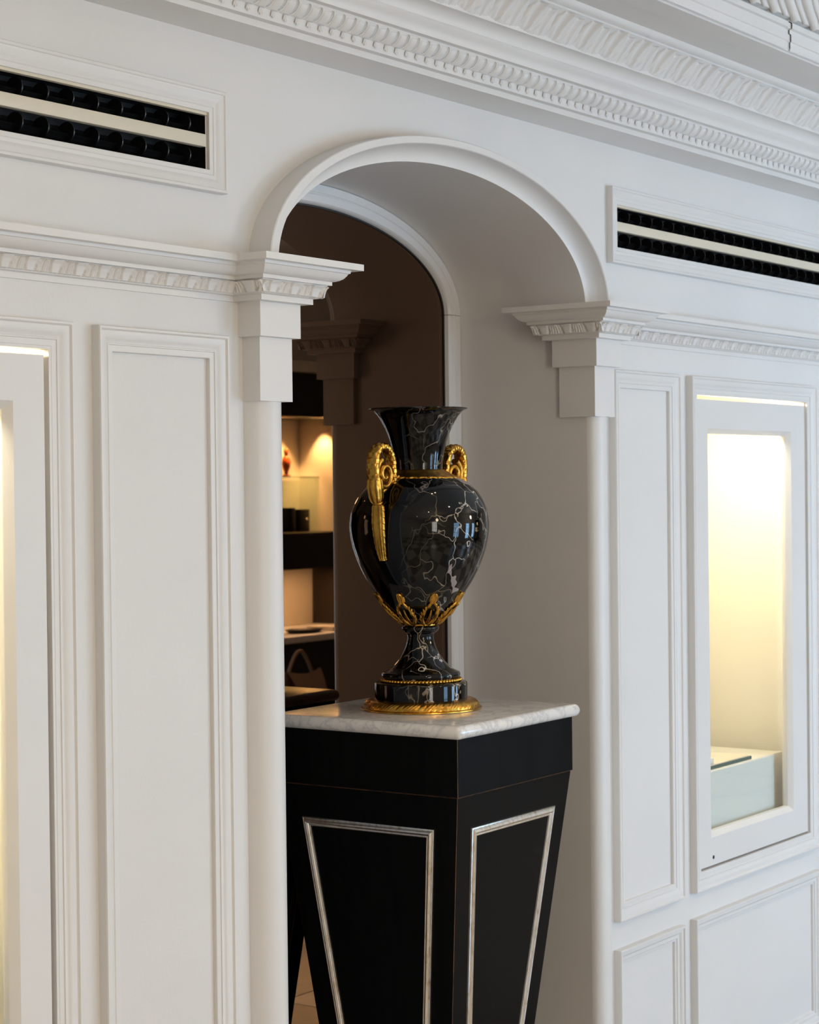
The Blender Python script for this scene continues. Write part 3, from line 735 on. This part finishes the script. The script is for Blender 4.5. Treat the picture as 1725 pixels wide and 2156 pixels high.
def handle(azim):
    e = empty('handle', (0, 0, 0), vase); e.rotation_euler = (0, 0, azim)
    hp = smoothp([(168, 1022), (172, 1008), (175, 990), (174, 970), (167, 953), (154, 943.5), (138, 943), (122, 950), (111, 964), (106, 981), (104, 998), (101, 1015), (97, 1029), (90, 1037)], 16)
    n = len(hp)
    V, F = ribbon(hp, lerp_list([(0, 14), (.2, 14), (.5, 13), (.8, 10.5), (1, 5)], n), lerp_list([(0, 8.5), (.4, 8), (.7, 7), (1, 3.5)], n), 44, scales)
    link('scroll', autosmooth(mesh(V, F), 60), M_GOLD, e)
    vp = []
    for i in range(46):
        t = i/45; a = -1.25+t*PI*3.1; rr = 27*(1-t)**.8+5; vp.append((138+rr*math.cos(a), 1000-rr*.98*math.sin(a)*-1))
    V, F = ribbon(vp, lerp_list([(0, 9), (1, 11)], 46), lerp_list([(0, 6), (1, 5)], 46), 14)
    link('volute', autosmooth(mesh(V, F), 60), M_GOLD, e)
    cp_ = smoothp([(160, 1056), (162, 1051), (165, 1040), (168, 1028), (169, 1017), (170, 1010)], 6); n = len(cp_)
    V, F = ribbon(cp_, lerp_list([(0, 9), (.25, 13.5), (.6, 16), (1, 14.5)], n), lerp_list([(0, 8), (.3, 12), (.7, 13), (1, 10.5)], n), 40, flutes)
    link('calyx', autosmooth(mesh(V, F), 60), M_GOLD, e)
    rp = [(159, 1060.5), (160, 1055)]; V, F = ribbon([(158.6, 1061), (158.8, 1060), (159.4, 1058), (160, 1056), (160.2, 1055)], [9, 10.5, 11.2, 10.5, 9], [8, 9.5, 10, 9.5, 8], 24)
    link('ring', autosmooth(mesh(V, F), 60), M_GOLD, e)
    dp = smoothp([(157, 1060), (157, 1070), (157, 1090), (156, 1110), (153, 1132), (148.5, 1152), (143, 1168), (140, 1174)], 14); n = len(dp)
    def dl(s, a):
        ph = math.cos(a*11+s*3*(1 if math.sin(a) > 0 else -1))
        return .8*ph+2.0*(((s*11+.25*abs(math.cos(a))) % 1.0)-.5)*abs(math.sin(a))**3
    V, F = ribbon(dp, lerp_list([(0, 8), (.08, 14.5), (.35, 15.5), (.6, 12.5), (.85, 8), (1, 7.5)], n), lerp_list([(0, 6), (.4, 6.5), (.8, 5.5), (.95, 6.5), (1, 4)], n), 48, dl)
    link('drop_leaf', autosmooth(mesh(V, F), 60), M_GOLD, e)
    # leafy foot that meets the shoulder
    V, F = ribbon(smoothp([(101, 1018), (95, 1026), (90, 1033), (92, 1040), (100, 1040), (102, 1034)], 5), [7]*26, [4]*26, 12, flutes)
    link('foot_curl', autosmooth(mesh(V, F), 60), M_GOLD, e)
    V, F = ribbon(smoothp([(84, 1004), (100, 1010), (120, 1022), (140, 1034), (160, 1040)], 5), [6]*21, [5]*21, 12)
    link('bracket', autosmooth(mesh(V, F), 60), M_GOLD, e)
    return e
handle(math.radians(182.85)); handle(math.radians(2.85))

# ------------------------------------------------------------------ floor, other walls
fl = tag(box('floor', ROOM['x0'], ROOM['x1'], ROOM['y0'], .37, -.05, -.004, M_GROUT), None, kind='structure')
TS = .62
def tile_mesh():
    bm = bmesh.new(); bm_box(bm, .0015, TS-.0015, .0015, TS-.0015, -.012, 0, .0012, 1); me = bpy.data.meshes.new('tile'); bm.to_mesh(me); bm.free(); return me
TA, TB = tile_mesh(), tile_mesh(); TA.materials.append(M_TILE_A); TB.materials.append(M_TILE_B)
ny = int((4.0+.335)/TS)+1
for i in range(int((ROOM['x1']-ROOM['x0'])/TS)):
    for j in range(ny):
        o = link('floor_tile', TA if (i+j) % 2 else TB, None, fl); o.location = (ROOM['x0']+i*TS, .335-(j+1)*TS, 0)
def flatwall(name, pts, holes=(), mat=M_ROOMW):
    V, F = [], []
    (x0, x1), (z0, z1), mk = pts
    xs = sorted({x0, x1} | {h[k] for h in holes for k in (0, 1)}); zs = sorted({z0, z1} | {h[k] for h in holes for k in (2, 3)})
    for a, b in zip(xs, xs[1:]):
        for c, d in zip(zs, zs[1:]):
            if any(h[0] < (a+b)/2 < h[1] and h[2] < (c+d)/2 < h[3] for h in holes): continue
            i = len(V); V.extend([mk(a, c), mk(b, c), mk(b, d), mk(a, d)]); F.append((i, i+1, i+2, i+3))
    return tag(link(name, mesh(V, F), mat), None, kind='structure')
CABX0, CABX1 = 4.66, 6.3
wf = flatwall('wall_front', ((ROOM['x0'], ROOM['x1']), (0, ROOM['zc']), lambda a, c: (a, ROOM['y0'], c)), WINDOWS)
flatwall('wall_left', ((ROOM['y0'], 0), (0, ROOM['zc']), lambda a, c: (ROOM['x0'], a, c)))
flatwall('wall_right', ((ROOM['y0'], 0), (0, ROOM['zc']), lambda a, c: (ROOM['x1'], a, c)))
for k, (a, b, c, d) in enumerate(WINDOWS):
    y = ROOM['y0']
    wn = loops('window_%d' % (k+1), [[(a-i, yy, c-i), (b+i, yy, c-i), (b+i, yy, d+i), (a-i, yy, d+i)] for i, yy in ((.07, y+.002), (.07, y+.03), (0, y+.03), (0, y-.10))], M_TRIM, None, True)
    tag(wn, None, kind='structure')
    for t in (1/3, 2/3): box('mullion', a+(b-a)*t-.016, a+(b-a)*t+.016, y-.08, y-.04, c, d, M_TRIM, wn)
    for t in (.25, .5, .75): box('glazing_bar', a, b, y-.075, y-.045, c+(d-c)*t-.012, c+(d-c)*t+.012, M_TRIM, wn)
    box('pane', a, b, y-.063, y-.059, c, d, M_GLASS, wn)

# ------------------------------------------------------------------ display furniture across the room, seen in the mirror
y0 = ROOM['y0']
cab = empty('display_cabinet', (5.85, y0+.3, 0)); tag(cab, 'tall dark cabinet with a lit niche, reflected in the mirror', 'cabinet')
def c_(o): return child(o, cab)
D = .42                                   # depth of the cabinet in front of the wall
uc = 5.405                                # inner side panel catching the lamp
c_(box('base', CABX0-.1, CABX1, y0+.002, y0+D+.10, 0, .765, M_DARKW, None, .004))
ct = c_(box('counter', CABX0-.12, CABX1, y0+.002, y0+D+.16, .765, .80, M_ACRYL, None, .004)); ct['label'] = 'white lit counter'
c_(box('splash_panel', CABX0-.1, 5.50, y0+.002, y0+.03, .80, 1.13, M_CREAM, None, .002))
c_(box('side_panel', 5.50, 5.54, y0+.002, y0+D, .80, 1.13, M_DARKW, None, .002))
c_(box('shelf_box', CABX0-.1, CABX1, y0+.002, y0+D, 1.13, 1.32, M_DARKW, None, .003))
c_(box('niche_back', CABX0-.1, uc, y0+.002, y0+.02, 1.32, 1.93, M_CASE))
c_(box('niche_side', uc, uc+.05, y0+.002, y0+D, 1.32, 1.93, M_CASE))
c_(box('niche_left', CABX0-.12, CABX0-.1, y0+.002, y0+D, 1.32, 1.93, M_DARKW))
c_(box('valance', CABX0-.12, CABX1, y0+.002, y0+D+.01, 1.93, 2.16, M_DARKW, None, .004))
c_(box('door_panel', uc+.05, CABX1, y0+.002, y0+D, 1.32, 1.93, M_DARKW, None, .003))
c_(box('crown', CABX0-.16, CABX1+.04, y0+.002, y0+D+.06, 2.16, 2.22, M_CREAM, None, .006))
gs = c_(box('glass_shelf', CABX0-.1, uc, y0+.03, y0+.16, 1.612, 1.620, M_GREENG))
c_(area('counter_lamp', (5.1, y0+.30, 1.125), (.8, .06), (0, 0, 0), 16, (1.0, .80, .50)))
def spot(name, loc, target, power, col, ang, blend=.6, rad=.02):
    l = bpy.data.lights.new(name, 'SPOT'); l.energy = power; l.color = col; l.spot_size = math.radians(ang); l.spot_blend = blend; l.shadow_soft_size = rad
    o = bpy.data.objects.new(name, l); COL.objects.link(o); o.location = loc
    o.rotation_euler = (Vector(target)-Vector(loc)).to_track_quat('-Z', 'Y').to_euler(); return o
c_(spot('niche_spot', (5.33, y0+.20, 1.925), (5.42, y0+.20, 1.40), 95, (1.0, .77, .36), 75))
c_(spot('niche_spot', (5.20, y0+.16, 1.925), (5.22, y0+.0, 1.40), 85, (1.0, .77, .36), 80))
def thing_box(name, x0, x1, ya, yb, z0, z1, mat, label, cat, bev=.002):
    return tag(box(name, x0, x1, ya, yb, z0, z1, mat, None, bev), label, cat)
b1 = thing_box('watch_case', 5.20, 5.29, y0+.09, y0+.18, 1.32, 1.44, M_BLACKP, 'square black case on the lit cabinet shelf', 'case')
child(loops('clasp', [[(5.265+r*math.cos(q*PI/6), y0+.1805+h, 1.385+r*math.sin(q*PI/6)) for q in range(12)] for r, h in ((.009, 0), (.007, .004))], M_SILVER, None, True, None, True), b1)
thing_box('book_stand', 5.13, 5.165, y0+.09, y0+.18, 1.32, 1.45, M_BLACKP, 'narrow black stand beside the square case', 'stand')
# orange figure on the glass shelf
def figure():
    pr = [(0, 0), (.022, 0), (.024, .006), (.010, .012), (.013, .03), (.022, .05), (.026, .075), (.020, .10), (.009, .112), (.012, .125), (.014, .14), (.008, .152), (0, .155)]
    L = [[(r*math.cos(2*PI*k/16), r*math.sin(2*PI*k/16), z) for k in range(16)] for r, z in pr]
    o = loops('figurine', L, M_ORANGE, None, True, 50); o.location = (5.19, y0+.10, 1.620); return o
tag(figure(), 'small orange glass figure on the glass shelf', 'figurine')
def tray():
    L = [[(4.90+a*math.cos(2*PI*k/28), y0+.44+a*.62*math.sin(2*PI*k/28), .80+z) for k in range(28)] for a, z in ((.0, 0), (.10, 0), (.125, .012), (.128, .018), (.120, .016), (.098, .006), (.0, .006))]
    return loops('tray', L, M_BLACKP, None, True, 50)
tag(tray(), 'shallow black oval tray on the white counter', 'tray')
pp = thing_box('leaflet_stack', 5.045, 5.155, y0+.34, y0+.52, .80, .815, M_PAPER, 'stack of pale leaflets on the white counter', 'leaflets', .001)
for k in range(3): child(box('leaflet', 5.045+.003*k, 5.155+.003*k, y0+.34, y0+.52, .8152+.0022*k, .8170+.0022*k, M_PAPER), pp)
# leather bag standing on a low stool in front of the cabinet
st = empty('stool', (4.45, y0+.78, 0)); tag(st, 'low dark wooden stool in front of the cabinet', 'stool')
child(box('seat', 4.19, 4.71, y0+.60, y0+.96, .34, .38, M_DARKW, None, .006), st)
for sx in (4.21, 4.65):
    for sy in (y0+.62, y0+.90): child(box('leg', sx, sx+.04, sy, sy+.04, 0, .34, M_DARKW, None, .003), st)
bag = empty('leather_bag', (4.43, y0+.78, .38)); tag(bag, 'slouching brown and tan leather bag on the stool', 'bag')
def bagbody():
    def f(u, v):
        a = 2*PI*u; q = (1-v)**.0
        wx = .19*(1-.42*v**1.6)+.014*math.sin(a*3+v*5); wy = .11*(1-.72*v**1.3)+.010*math.sin(a*5+v*7)
        e = .75; c, s = math.cos(a), math.sin(a)
        return (wx*abs(c)**e*(1 if c > 0 else -1), wy*abs(s)**e*(1 if s > 0 else -1), .26*v*(1+.06*math.cos(2*a)))
    V, F = heightpatch(f, 40, 12); F.append(tuple(range(39, -1, -1))); return autosmooth(mesh(V, F), 70)
link('pouch', bagbody(), M_BAG, bag)
def flap(u, v):
    s = 2*u-1; z = .262-.16*v+.02*s*s; return (s*.135*(1-.25*v), .028+.085*v**.8+.012*math.cos(s*2.2), z)
link('flap', autosmooth(mesh(*heightpatch(flap, 12, 8)), 70), M_BAGL, bag)
V, F = tube([Vector((-.10+.20*t, .0, .25+.12*math.sin(PI*t))) for t in [i/14 for i in range(15)]], [.009]*15, 8)
link('handle', autosmooth(mesh(V, F), 70), M_BAGL, bag)
V, F = tube([Vector((.035, .122, .085)), Vector((.035, .128, .085)), Vector((.035, .131, .085))], [.011, .012, .006], 12)
link('clasp', autosmooth(mesh(V, F), 50), M_SILVER, bag)

# ------------------------------------------------------------------ ceiling downlights
def downlight(x, y, power, ang, label, group):
    e = empty('downlight', (x, y, ROOM['zc'])); tag(e, label, 'downlight', group)
    z = ROOM['zc']
    L = [[(r*math.cos(2*PI*k/20), r*math.sin(2*PI*k/20), h) for k in range(20)] for r, h in ((.032, 0), (.032, -.005), (.026, -.006), (.023, -.001))]
    loops('trim_ring', L, M_SILVER, e, True, 40)
    L = [[(r*math.cos(2*PI*k/20), r*math.sin(2*PI*k/20), -.002) for k in range(20)] for r in (.023, .002)]
    loops('lens', L, M_LAMP, e, True, None)
    s = spot('downlight_beam', (0, 0, -.01), (0, 0, -1), power, (1.0, .74, .45), ang, .9, .023); s.parent = e
    return e
downlight(-.26, -.62, 5, 60, 'round ceiling downlight in front of the arch', 'downlights before the arch')
downlight(-.12, -.62, 5, 60, 'round ceiling downlight in front of the arch', 'downlights before the arch')
for k in range(6):  # unseen row of lamps, added for general warm fill
    downlight(-3.4+1.7*k, -2.0, 28, 150, 'unseen ceiling downlight added as fill along the middle of the room', 'added fill downlights along the room')

# ------------------------------------------------------------------ globe pendants, unseen, added to warm the upper wall
def pendant(x, y, z, power, label):
    e = empty('fill_pendant', (x, y, ROOM['zc'])); tag(e, label, 'pendant lamp', 'added fill pendants')
    V, F = tube([Vector((0, 0, -.02)), Vector((0, 0, (z-ROOM['zc'])*.5)), Vector((0, 0, z-ROOM['zc']+.12))], [.005]*3, 8)
    link('rod', autosmooth(mesh(V, F), 60), M_SILVER, e)
    loops('ceiling_rose', [[(r*math.cos(2*PI*k/24), r*math.sin(2*PI*k/24), h) for k in range(24)] for r, h in ((.06, 0), (.058, -.012), (.03, -.024), (.006, -.028))], M_SILVER, e, True, 50)
    loops('fitter', [[(r*math.cos(2*PI*k/24), r*math.sin(2*PI*k/24), z-ROOM['zc']+h) for k in range(24)] for r, h in ((.006, .135), (.03, .128), (.045, .112), (.045, .10))], M_SILVER, e, True, 50)
    gm = emit('fill_globe_glow', (1.0, .80, .55), power/(PI*4*PI*.12**2))
    loops('globe', [[(.12*math.sin(t)*math.cos(2*PI*k/32), .12*math.sin(t)*math.sin(2*PI*k/32), z-ROOM['zc']+.12*math.cos(t)) for k in range(32)] for t in [.02+(PI-.04)*i/18 for i in range(19)]], gm, e, True, 80)
pendant(2.4, -3.0, 2.2, 36, 'unseen globe pendant added as warm fill towards the lit cabinet')
pendant(-1.5, -2.9, 2.2, 16, 'unseen globe pendant added as warm fill before the lamp-lit opening')
